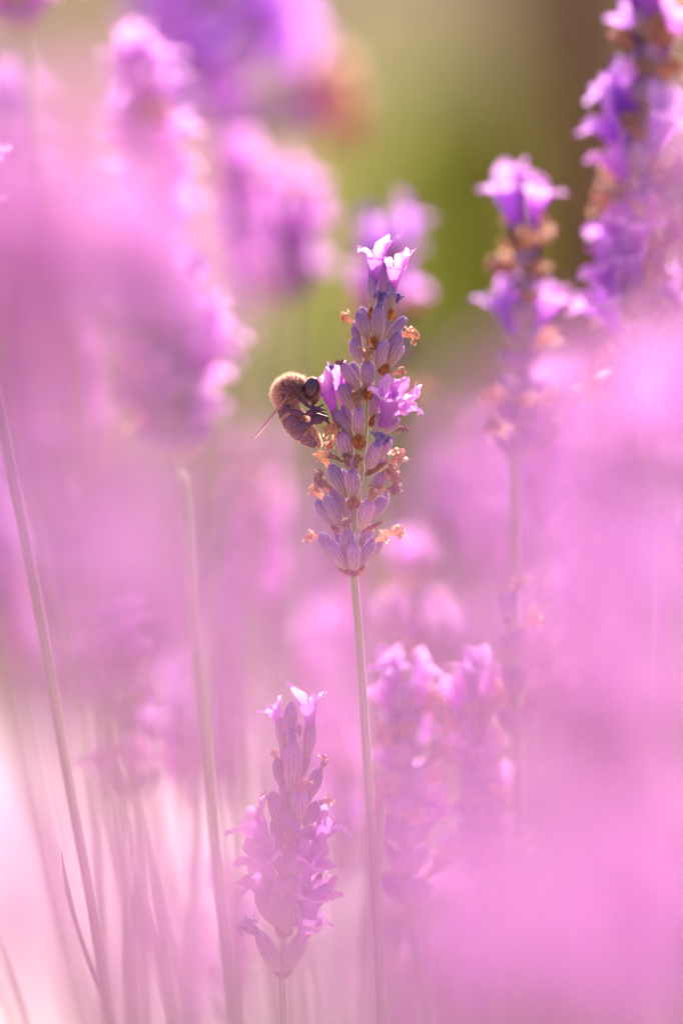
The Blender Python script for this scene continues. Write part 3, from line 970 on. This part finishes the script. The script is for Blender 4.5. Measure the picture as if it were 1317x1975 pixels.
# abdomen (tag 2), thorax (1), head (3), legs (0)
limb([(543, 776, BD, 9), (548, 786, BD, 15), (556, 796, BD, 21), (566, 809, BD, 23.5), (577, 823, BD, 24), (589, 836, BD, 22), (601, 847, BD, 17), (611, 855, BD, 11), (618, 860, BD, 4)], 2, 22)
limb([(588, 752, BD, 12), (580, 751, BD, 19), (566, 751, BD, 24), (553, 757, BD, 23), (546, 767, BD, 17), (543, 777, BD, 9)], 1, 22)
hq = Matrix.Rotation(math.radians(14), 3, 'Y')
src.grid(ball_rows(P(601, 750, BD * MM), hq, M * 17, M * 21, M * 23), 'bee', [3] * 17)
src.grid(ball_rows(P(607, 768, BD * MM), hq, M * 9, M * 11, M * 12), 'bee', [3] * 17)
for s, f in ((-1, 0), (1, 5)):
    z = lambda v: BD + s * v
    limb([(579, 768, z(1.2), 4.5), (592, 780, z(1.6), 4.6), (600, 786, z(1.6), 3)], 0, 10)                       # front leg
    limb([(600, 786, z(1.6), 3), (612, 789, z(1.4), 5), (622, 790, z(1.0), 2), (630, 791, z(.6), 1.4)], 0, 10)
    limb([(555, 788 + f, z(1.2), 3), (566, 794 + f, z(2.2), 5.4), (578, 797 + f, z(2.4), 6.2), (588, 799 + f, z(2.0), 2)], 0, 10)   # middle leg
    limb([(588, 799 + f, z(2.0), 2), (597, 797 + f, z(1.9), 7.2), (606, 795 + f, z(1.7), 6), (612, 794 + f, z(1.4), 2), (622, 797 + f, z(1.1), 2.2), (633, 800 + f, z(.6), 1.4)], 0, 10)
    limb([(562, 826 - f, z(1.6), 2.4), (576, 824 - f, z(2.6), 6), (592, 820 - f, z(2.6), 7.2), (603, 817 - f, z(2.1), 2.6)], 0, 10)   # hind leg
    limb([(598, 813 - f, z(2.1), 2.6), (607, 811 - f, z(2.1), 8.6), (617, 809 - f, z(1.9), 8.8), (625, 808 - f, z(1.6), 3.2), (629, 810 - f, z(1.4), 4.4), (633, 816 - f, z(1.1), 1.8), (640, 822 - f, z(.6), 1.2)], 0, 10)
me0 = bpy.data.meshes.new('bee_rough')
me0.from_pydata(src.V, [], src.F)
tmp = bpy.data.objects.new('bee_rough', me0)
COL.objects.link(tmp)
md = tmp.modifiers.new('r', 'REMESH')
md.mode = 'VOXEL'
md.voxel_size = 0.00009
md2 = tmp.modifiers.new('s', 'SMOOTH')
md2.iterations = 3
dg = bpy.context.evaluated_depsgraph_get()
body_me = bpy.data.meshes.new_from_object(tmp.evaluated_get(dg))
bpy.data.objects.remove(tmp)
bpy.data.meshes.remove(me0)
tree_b = BVHTree.FromPolygons(src.V, src.F)
abd = [P(x, y, BD * MM) for x, y in ((543, 776), (548, 786), (556, 796), (566, 809), (577, 823), (589, 836), (601, 847), (611, 855), (618, 860))]
abd_path = smooth_path(abd, 10)


def along_abdomen(p):
    j = min(range(len(abd_path)), key=lambda k: (abd_path[k] - p).length_squared)
    return j / (len(abd_path) - 1)


tags = []
cols = []
for v in body_me.vertices:
    _l, _n, fi, _d = tree_b.find_nearest(v.co)
    tg = src.t[src.F[fi][0]]
    s = 0.0
    if tg == 1:
        s = 0.3
    elif tg == 3:
        s = 0.3
    elif tg == 2:
        u = along_abdomen(v.co)
        s = max(math.exp(-((u - c) / w) ** 2) * h for c, w, h in ((.04, .07, .9), (.26, .028, .75), (.45, .032, .85), (.64, .03, .9), (.8, .025, .6), (.93, .03, .5)))
        s *= max(0.15, min(1.4, 0.75 + 1.5 * noise.noise(v.co * 700)))
        s = max(s, .06 + .25 * max(0, noise.noise(v.co * 500 + Vector((5, 2, 1)))))
    tags.append(tg)
    cols.append(s)
at = body_me.attributes.new('t', 'FLOAT', 'POINT')
at.data.foreach_set('value', cols)
body_me.materials.clear()
body_me.materials.append(MAT['bee'])
body_me.polygons.foreach_set('material_index', [0] * len(body_me.polygons))
body_me.polygons.foreach_set('use_smooth', [True] * len(body_me.polygons))
BEE = thing('honeybee', P(600, 850, BD * MM), 'furry brown honeybee clinging head first to a purple floret', 'bee')
link('body', body_me, BEE, Matrix())
# fur
g = G()
r_ = random.Random(2)
cen = P(580, 800, BD * MM)
faces = list(body_me.polygons)
for f in faces:
    tg = tags[f.vertices[0]]
    if tg == 0:
        continue
    p, nrm = f.center.copy(), f.normal.copy()
    if tg == 1:
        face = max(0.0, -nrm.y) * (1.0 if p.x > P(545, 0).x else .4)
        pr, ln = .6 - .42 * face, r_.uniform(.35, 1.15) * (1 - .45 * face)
        mat = 'fur' if r_.random() < .96 - .75 * face else 'fur_brown'  # backlit rim painted in: thorax fur pale at edges, brown towards camera
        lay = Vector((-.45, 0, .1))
    elif tg == 3:
        pr, ln = .16, r_.uniform(.15, .32)
        mat = 'fur' if r_.random() < .55 else 'fur_brown'
        lay = Vector((-.1, 0, .3))
    else:
        u = along_abdomen(p)
        band = cols[f.vertices[0]]
        under = max(0, nrm.x + .3 * nrm.z)
        pr = .05 + .36 * (band > .3) + .16 * (.2 < u < .5 and noise.noise(p * 450) > .05) + .3 * (u < .12) + .22 * (under > .4)
        ln = r_.uniform(.12, .26) + .25 * (u < .12) + .18 * (under > .4)
        mat = 'fur' if band > .3 or under > .4 or r_.random() < .6 else 'fur_brown'
        lay = Vector((.35, 0, -.4))
    for _k in range(3 if tg == 1 else 2):
      if r_.random() > pr:
        continue
      p = f.center + Vector((r_.uniform(-1, 1), r_.uniform(-1, 1), r_.uniform(-1, 1))) * .00005
      ln *= r_.uniform(.75, 1.15)
      d = (nrm + lay * .8 + Vector((r_.gauss(0, .3), r_.gauss(0, .3), r_.gauss(0, .3)))).normalized()
      sd_ = d.cross(Vector((r_.gauss(0, 1), r_.gauss(0, 1), r_.gauss(0, 1)))).normalized() * .000045
      g.face([p - sd_ - nrm * .00003, p + sd_ - nrm * .00003, p + d * ln * MM], mat)
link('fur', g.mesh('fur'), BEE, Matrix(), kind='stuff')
# eyes
for s in (-1, 1):
    g = G()
    R = Matrix.Rotation(math.radians(16), 3, 'Y') @ Matrix.Rotation(s * math.radians(-16), 3, 'Z')
    g.grid(ball_rows(P(601, 748, (BD + s * 1.15) * MM), R, M * 15.5, M * 12.5, M * 21, 20, 28), 'eye', [0] * 21)
    link('compound_eye', g.mesh('compound_eye'), BEE, Matrix())
# antennae
for s in (-1, 1):
    g = G()
    q = smooth_path([P(604, 762, (BD + s * .5) * MM), P(590, 773, (BD + s * 2.0) * MM), P(578, 760, (BD + s * 2.4) * MM), P(575, 757, (BD + s * 2.4) * MM)], 6) if s < 0 else \
        smooth_path([P(610, 748, (BD + .4) * MM), P(622, 752, (BD + .8) * MM), P(632, 766, (BD + 1.0) * MM), P(634, 772, (BD + 1.0) * MM)], 6)
    g.grid(tube_rows(q, [M * v for v in np.interp(range(len(q)), [0, 5, 7, len(q) - 2, len(q) - 1], [1.6, 1.6, 2.3, 2.6, 1.0])], 10, 1, 0), 'bee', [.1] * len(q), cap=True)
    link('antenna', g.mesh('antenna'), BEE, Matrix())
g = G()
q = smooth_path([P(606, 776, (BD - .6) * MM), P(603, 783, (BD - 1.0) * MM), P(611, 786, (BD - 1.0) * MM), P(624, 780, (BD - .6) * MM)], 5)
g.grid(tube_rows(q, [M * v for v in np.linspace(3.2, 1.4, len(q))], 10, 1, 0), 'bee', [.2] * len(q), cap=True)
link('proboscis', g.mesh('proboscis'), BEE, Matrix())
# wings, folded back and seen almost edge on
for s in (-1, 1):
    a0 = P(556, 763, (BD + s * 1.7) * MM)
    a1 = P(488 if s < 0 else 494, 848 if s < 0 else 842, (BD + s * 2.6) * MM)
    ax = a1 - a0
    L = ax.length
    axn = ax.normalized()
    wd = Vector((.22 + .06 * s, s * -1.0, .12)).normalized()
    wd = (wd - axn * wd.dot(axn)).normalized()
    nrm = axn.cross(wd)
    g = G()
    rows = []
    for i in range(15):
        v = i / 14
        lead = -.05 * math.sin(math.pi * v)
        wdt = .32 * interp(v, [(0, .12), (.2, .5), (.5, .9), (.75, 1.0), (.9, .72), (1, .06)])
        rows.append([a0 + axn * (v * L) + wd * ((lead + u * wdt) * L) + nrm * (.012 * L * math.sin(u * 9 + v * 5) * u) for u in (0, .2, .4, .6, .8, 1)])
    g.grid(rows, 'wing', [0] * 15, wrap=False)
    link('wing', g.mesh('wing'), BEE, Matrix())
    wing_o = BEE.children[-1]
    g = G()
    for u in (0, .4, .8):
        q = [rows[i][int(round(u * 5))] for i in range(0, 14 if u == 0 else 11)]
        g.grid(tube_rows(q, [M * (2.3 if u == 0 else .9) * (1 - .7 * i / len(q)) for i in range(len(q))], 7, 1, 0), 'vein', [0] * len(q), cap=True)
    link('wing_vein', g.mesh('wing_vein'), wing_o, Matrix(), pw=Matrix())

# ------------------------------------------------------------------ the neighbouring flowers that can be told apart
def st(*pp, d=0.0):
    return [P(x, y, d) for x, y in pp]


o1 = .0012
b1, t1 = P(545, 1878, o1), P(568, 1400, o1)
fl = to_ground([P(566, 1440, o1), P(560, 1560, o1), P(553, 1700, o1), P(545, 1878, o1), P(545, 1920, o1), P(548, 1975, o1)])
SH = thing('lavender_flower', fl[-1], 'short lavender spike with pale florets, low down beneath the bee', 'lavender')
link('stem', stem_mesh(fl, .0005, .00062, 12), SH, Matrix())
r_ = random.Random(14)
cal2 = []
for i, (bx, by, tx, ty, w, dd) in enumerate([
        (558, 1440, 562, 1355, 26, -1.0), (548, 1450, 541, 1378, 23, .3), (592, 1462, 600, 1393, 25, .2), (562, 1528, 566, 1428, 33, -2.4), (598, 1538, 616, 1482, 27, -1.2), (579, 1580, 579, 1522, 31, -3.2),
        (543, 1516, 535, 1462, 24, .2), (575, 1500, 580, 1452, 20, 1.6), (546, 1600, 525, 1528, 31, -1.6), (586, 1592, 622, 1545, 29, -.8), (555, 1610, 545, 1560, 28, -2.6), (565, 1620, 574, 1560, 24, 1.6),
        (550, 1660, 512, 1620, 29, -1.0), (566, 1665, 606, 1628, 29, -1.0), (553, 1700, 545, 1640, 31, -3.2), (560, 1700, 574, 1640, 31, -2.8), (552, 1690, 526, 1640, 25, 1.4),
        (549, 1745, 508, 1690, 30, -.8), (556, 1745, 598, 1690, 30, -.8), (551, 1750, 540, 1690, 31, -3.0), (556, 1752, 566, 1690, 31, -3.0),
        (545, 1792, 495, 1722, 31, -.4), (550, 1798, 532, 1722, 31, -2.6), (552, 1798, 560, 1722, 32, -3.2), (554, 1792, 592, 1730, 32, -1.6), (549, 1795, 575, 1735, 28, 1.4),
        (556, 1490, 550, 1420, 24, 1.2), (582, 1500, 594, 1440, 22, 1.4), (556, 1560, 548, 1490, 26, 1.0), (572, 1570, 600, 1520, 25, 1.0), (548, 1600, 530, 1560, 24, 1.8), (552, 1640, 528, 1580, 28, .6), (572, 1640, 604, 1590, 28, .8), (563, 1650, 566, 1580, 28, -2.0),
        (539, 1876, 499, 1796, 33, -.4), (551, 1876, 586, 1802, 34, -.6)]):
    b = P(bx, by, o1 + (dd * .28 + (.2 if dd > 0 else -.2)) * MM)
    t = P(tx, ty, o1 + dd * MM)
    mw = frame(b, t, w * M * 1.04, roll=r_.uniform(0, 6.28))
    cal2.append((link('calyx', CALYX_HI[i % 5], SH, mw), mw, t))
keep, main_cal = main_cal, cal2
for k, (bx, by, tx, ty, d0, d1, up, me, sq) in enumerate([
        (600, 1408, 588, 1318, .2, 0, LF + TOCAM * .3, COROLLA[5], .75), (541, 1400, 520, 1350, .3, 0, RT + TOCAM * .2, COROLLA[6], 1.0), (520, 1640, 468, 1556, -1.2, -1.6, UPV + TOCAM * .6, COROLLA[7], 1.0),
        (606, 1630, 648, 1560, -.8, -1.0, UPV + TOCAM * .4, COROLLA[0], 1.0), (522, 1690, 497, 1630, -2.6, -5.6, UPV + LF * .2, COROLLA[1], 1.25), (590, 1690, 612, 1640, -2.4, -5.0, UPV + RT * .2, COROLLA[2], 1.2),
        (596, 1720, 652, 1712, -.8, -.6, UPV + TOCAM * .3, COROLLA[3], .9), (582, 1812, 606, 1752, -.8, -3.0, UPV + TOCAM * .3, COROLLA[4], 1.2), (600, 1680, 640, 1668, -1, -1, UPV, COROLLA[6], .8), (516, 1730, 480, 1680, -1.4, -3.5, UPV, COROLLA[7], 1.1), (600, 1770, 612, 1700, -1.8, -4, UPV, COROLLA[5], 1.2)]):
    on_calyx('corolla', me, P(bx, by, o1 + d0 * MM), P(tx + (tx - bx) * .12, ty + (ty - by) * .12, o1 + d1 * MM), up, squash=sq * 1.3)
for k, (bx, by, tx, ty, dd, pool, sc) in enumerate([
        (566, 1434, 561, 1405, -2.6, WITHER_B, 1.3), (578, 1420, 582, 1402, .6, WITHER_D, .9), (616, 1490, 634, 1460, -1.2, WITHER, .9), (579, 1530, 588, 1500, -3.2, WITHER, 1.3), (535, 1468, 524, 1446, .2, WITHER, .9),
        (522, 1540, 506, 1532, -1.2, WITHER_D, 1.1), (618, 1550, 640, 1540, -.8, WITHER, 1.1), (504, 1720, 466, 1702, -.4, WITHER, 1.0), (500, 1806, 472, 1772, -.4, WITHER_B, 1.2), (500, 1804, 464, 1784, -.2, WITHER_D, .9),
        (545, 1650, 570, 1602, -3.2, WITHER, .9), (598, 1698, 624, 1690, -.5, WITHER_D, .9)]):
    on_calyx('withered_corolla', pool[k % len(pool)], P(bx, by, o1 + dd * MM), P(tx, ty, o1 + (dd - .3) * MM), TOCAM, roll=k * 1.3, squash=sc)
for k, (bx, by, tx, ty, w, dd) in enumerate([(546, 1808, 530, 1782, 18, -.8), (550, 1808, 566, 1784, 18, -.8), (541, 1886, 520, 1852, 15, -.6), (549, 1886, 572, 1852, 15, -.6), (555, 1600, 552, 1574, 24, -1.6), (572, 1530, 570, 1506, 20, 1.0)]):
    link('bract', BRACT[k % 4], SH, frame(P(bx, by, o1 + dd * MM), P(tx, ty, o1 + (dd - .3) * MM), w * M, up=TOCAM))
main_cal = keep
spike('long upright lavender spike, softly blurred behind a pink veil, tallest beside the bee', P(345, 880, -.045), P(278, 125, -.05), st((360, 930), (385, 1250), (420, 1640), (457, 1975), d=-.026), 122, 0.3, .15,
      blooms=[(250, 130), (300, 110), (240, 200), (215, 310), (375, 300), (390, 340), (330, 640), (390, 660), (290, 620), (210, 640), (400, 700), (230, 760), (370, 760), (250, 540)], size=1.15, n_whorl=15, per=(3, 4), tilt=(44, 12), fsize=.9, stem_r=(.0006, .0008))
spike('blurred spike crowned by two pale florets against the green', P(1000, 890, .034), P(1018, 400, .034), st((1000, 930), (997, 1100), (1000, 1500), (990, 1975), d=.034), 23, 0.0, .55,
      blooms=[(975, 400), (1055, 400), (945, 630), (990, 640), (1085, 640)], size=.95, per=(3, 4), n_whorl=9, fsize=1.3, florets=COROLLA_V, stem_r=(.0006, .0008))
spike('tall crowded spike in front of the brown trunk, its tip cut off by the frame', P(1225, 830, .03), P(1262, -190, .03), st((1235, 900), (1240, 1250), (1250, 1975), d=.03), 24, 0.04, .8,
      blooms=[(1200, 20), (1210, 60), (1215, 240), (1200, 220), (1170, 310), (1130, 480), (1130, 540), (1140, 570), (1220, 500), (1230, 540), (1270, 300), (1250, 40), (1180, 480), (1290, 120), (1150, 330), (1120, 520), (1160, 560)], size=1.2, per=(3, 4), n_whorl=14, fsize=1.1, florets=COROLLA_V, stem_r=(.0007, .0009))
spike('blurred spike half hidden straight behind the sharp spike', P(730, 800, .075), P(745, 430, .075), st((728, 900), (725, 1400), d=.075), 25, 0.0, .7,
      blooms=[(690, 540), (670, 550), (790, 520), (800, 560), (780, 480), (700, 520)], size=1.15, florets=COROLLA_V)
spike('faint spike with bright tips beside the stalk of the sharp flower', P(790, 1750, .02), P(775, 1300, .02), st((800, 1800), (825, 1975), d=.02), 26, 0.12, .5,
      blooms=[(735, 1300), (800, 1310), (740, 1340), (815, 1345), (860, 1560), (840, 1600), (720, 1380)], size=1.05, per=(3, 4), n_whorl=8, fsize=.85, tilt=(40, 16))
spike('faint spike topped by one bright upright floret, beside the slim bud spike', P(935, 1700, .022), P(912, 1320, .022), st((945, 1800), (955, 1975), d=.022), 27, 0.12, .55,
      blooms=[(905, 1265), (880, 1330), (935, 1300), (960, 1350), (870, 1345)], size=1.05, per=(3, 4), n_whorl=8, fsize=.85, tilt=(40, 16))
spike('slim spike of closed buds without open florets', P(1000, 1420, .02), P(978, 1130, .02), st((1003, 1600), (1010, 1975), d=.02), 28, 0.0, .15, size=.95, per=(2, 3), top_bloom=False, tilt=(26, 10))
spike('faint low spike among the green stalks', P(250, 1550, .05), P(215, 1200, .05), st((255, 1650), (270, 1975), d=.05), 29, .3, .3, blooms=[(190, 1220), (240, 1210), (200, 1260), (190, 1480), (240, 1500)], size=1.0)
big = spike('large deep purple spike hanging in from the upper edge, blurred', P(420, 270, .15), P(425, -330, .15), st((455, 500), (480, 1000), (520, 1900), d=.17), 30, .8, .3, size=1.95, per=(2, 3), n_whorl=7, tilt=(66, 34), florets=COROLLA_V)
for q, (ax_, ay_, bx_, by_) in enumerate(((575, 165, 665, 190), (580, 225, 670, 220))):
    mw = frame(P(ax_, ay_, .16), P(bx_, by_, .15), 1, uniform=True)
    link('withered_corolla', WITHER[q], big, mw)
for lab, b_, t_, sd_ in (('pale pink spike, blurred, tucked between the long upright spike and its two pink neighbours', (452, 570, .1), (458, 315, .1), 31),
                         ('middle one of three pale pink blurred spikes under the deep purple one', (515, 590, .12), (515, 330, .12), 32),
                         ('pale pink blurred spike nearest to the bee, with its tip beside the tan blur', (568, 580, .09), (572, 335, .09), 35)):
    soft_spike(lab, P(*b_), P(*t_), 'pale pink spikes under the deep purple one', sd_, flower=.75, size=1.0)

# the bent green stalk that crosses the lower corner, its flower outside the frame
sp = [P(-60, 520, -.02), P(-20, 720, -.02), P(15, 900, -.02), P(75, 1200, -.018), P(125, 1480, -.016), P(170, 1720, -.015), P(212, 1975, -.014)]
root_pts = to_ground(sp, .4)
rt = spike('bare green stalk bending outwards across the pale gravel patch', P(-70, 470, -.02), P(-120, 60, -.02), sp[1:], 33, .3, .3, size=1.0, stem_r=(.0007, .00075))
g = G()
lp = smooth_path([P(212, 1945, -.0145), P(180, 1880, -.0145), P(145, 1780, -.014), P(126, 1700, -.013), P(117, 1640, -.013)], 5)
g.grid(tube_rows(lp, [M * q for q in np.interp(range(len(lp)), [0, 6, 14, len(lp) - 1], [4, 5, 5, 1])], 8, 1, 0, .5), 'stem', [0] * len(lp), cap=True)
link('leaf', g.mesh('leaf'), rt, Matrix())

# ------------------------------------------------------------------ stalks too blurred to tell apart
def soft(label, group, lst, seed0, lean=None, **kw):
    for k, (bx, by, tx, ty, d) in enumerate(lst):
        if lean is not None:
            b_ = P(bx, by, d)
            kw['stem_pts'] = [b_ + Vector((lean * .25, 0, -.03)), b_ + Vector((lean, 0, -.1)), b_ + Vector((lean * 2.2, 0, -.22))]
        soft_spike(label, P(bx, by, d), P(tx, ty, d + RNG.uniform(-.004, .004)), group, seed0 + k, **kw)


# between the sharp flower and the bushes
soft('hazy pink spike deep among the stalks beneath the bee', 'hazy spikes among the stalks beneath the bee',
     [(500, 1180, 490, 860, .16), (600, 1560, 590, 1240, .2), (420, 1560, 415, 1230, .14), (330, 1560, 320, 1300, .18), (450, 1950, 440, 1700, .12), (660, 1500, 650, 1210, .3), (560, 1800, 555, 1560, .25), (350, 1990, 345, 1760, .22)], 300, flower=.5)
soft('hazy purple spike behind the lower stalk of the sharp flower', 'hazy spikes behind the lower stalk of the sharp flower',
     [(800, 1330, 790, 1050, .1), (720, 1280, 715, 1120, .16), (900, 1500, 905, 1180, .2), (680, 1700, 676, 1450, .14), (840, 1990, 836, 1700, .12), (760, 1990, 752, 1800, .2), (930, 1990, 930, 1740, .15)], 330, flower=.2)
soft('small bright pink flower cluster in the upper corner, cut by both frame edges', 'flower clusters in the upper corner cut by both edges',
     [(40, 70, 20, -200, .06)], 350, flower=.8, size=1.3)
soft('pale hazy spike along the edge above the gravel patch', 'hazy spikes along the edge above the gravel patch',
     [(30, 620, 10, 170, .12), (110, 900, 90, 560, .2), (0, 1180, -10, 860, .15), (60, 1300, 50, 1000, .25)], 360, lean=.022, flower=.7, size=1.3)
soft('blurred spike in the haze below the two-floret spike', 'blurred spikes below the two-floret spike',
     [(930, 1100, 920, 840, .25), (1080, 1020, 1070, 760, .15), (1180, 1300, 1170, 950, .12), (1100, 1400, 1090, 1150, .2), (1290, 1200, 1290, 900, .1), (1010, 1150, 1010, 950, .35)], 380, flower=.55, size=1.1)

# close to the lens: the soft pink veil
soft('melted pink spike close to the lens beside the long upright spike', 'melted spikes close to the lens beside the long upright spike',
     [(90, 900, 60, 420, -.22), (20, 1120, -20, 620, -.26), (120, 1010, 110, 640, -.2), (205, 690, 195, 330, -.25), (150, 1330, 150, 980, -.24), (310, 700, 312, 430, -.17), (300, 1220, 296, 960, -.28), (-20, 700, -60, 250, -.25), (-90, 1950, -90, 1650, -.25), (70, 2250, 60, 1990, -.32)], 400, lean=.022, flower=.3, whole=False)
soft('melted pink spike close to the lens in the mass below the tall crowded spike', 'melted spikes close to the lens below the tall crowded spike',
     [(1250, 1200, 1240, 760, -.2), (1345, 1000, 1340, 270, -.15), (1130, 1500, 1120, 1090, -.24), (1290, 1640, 1290, 1180, -.26), (1060, 1900, 1050, 1480, -.25), (1190, 1950, 1180, 1560, -.22), (1320, 2050, 1320, 1650, -.22), (1110, 1180, 1090, 880, -.27), (960, 2060, 950, 1780, -.28), (1230, 2150, 1235, 1820, -.3)], 430, flower=.5, whole=False)
soft('melted pink spike close to the lens along the lower edge', 'melted spikes close to the lens along the lower edge',
     [(850, 2050, 850, 1840, -.3), (690, 2150, 690, 1950, -.32), (300, 2080, 295, 1880, -.28), (290, 1800, 285, 1480, -.33), (800, 1620, 800, 1350, -.33)], 460, flower=.5, whole=False)

# thin green blades among the stalks in the lower corner
for k, (pp, d, lab) in enumerate((
        (((330, 1990), (300, 1860), (262, 1720), (238, 1600), (228, 1540)), .03, 'thin green blade, tallest of those beside the bent bare stalk'),
        (((255, 1990), (250, 1850), (256, 1700), (262, 1620)), .02, 'upright green blade that crosses the tallest blade'),
        (((325, 1990), (310, 1880), (285, 1740), (272, 1660)), .045, 'short green blade between the upright blade and the long stalk'),
        (((50, 1990), (30, 1930), (5, 1860), (-20, 1790)), .07, 'short blade leaning out over the pale gravel at the lower corner'))):
    pts = to_ground([P(x, y, d) for x, y in reversed(pp)], .4)
    path = smooth_path(pts, 6)
    b = thing('grass_blade', pts[-1], lab, 'grass blade', 'green blades in the lower corner')
    g = G()
    g.grid(tube_rows(path, [M * v for v in np.interp(range(len(path)), [0, 5, 14, len(path)], [.8, 6, 9, 9])], 8, 1, 0, .35), 'leaf', [0] * len(path), cap=True)
    link('blade', g.mesh('blade'), b, Matrix())
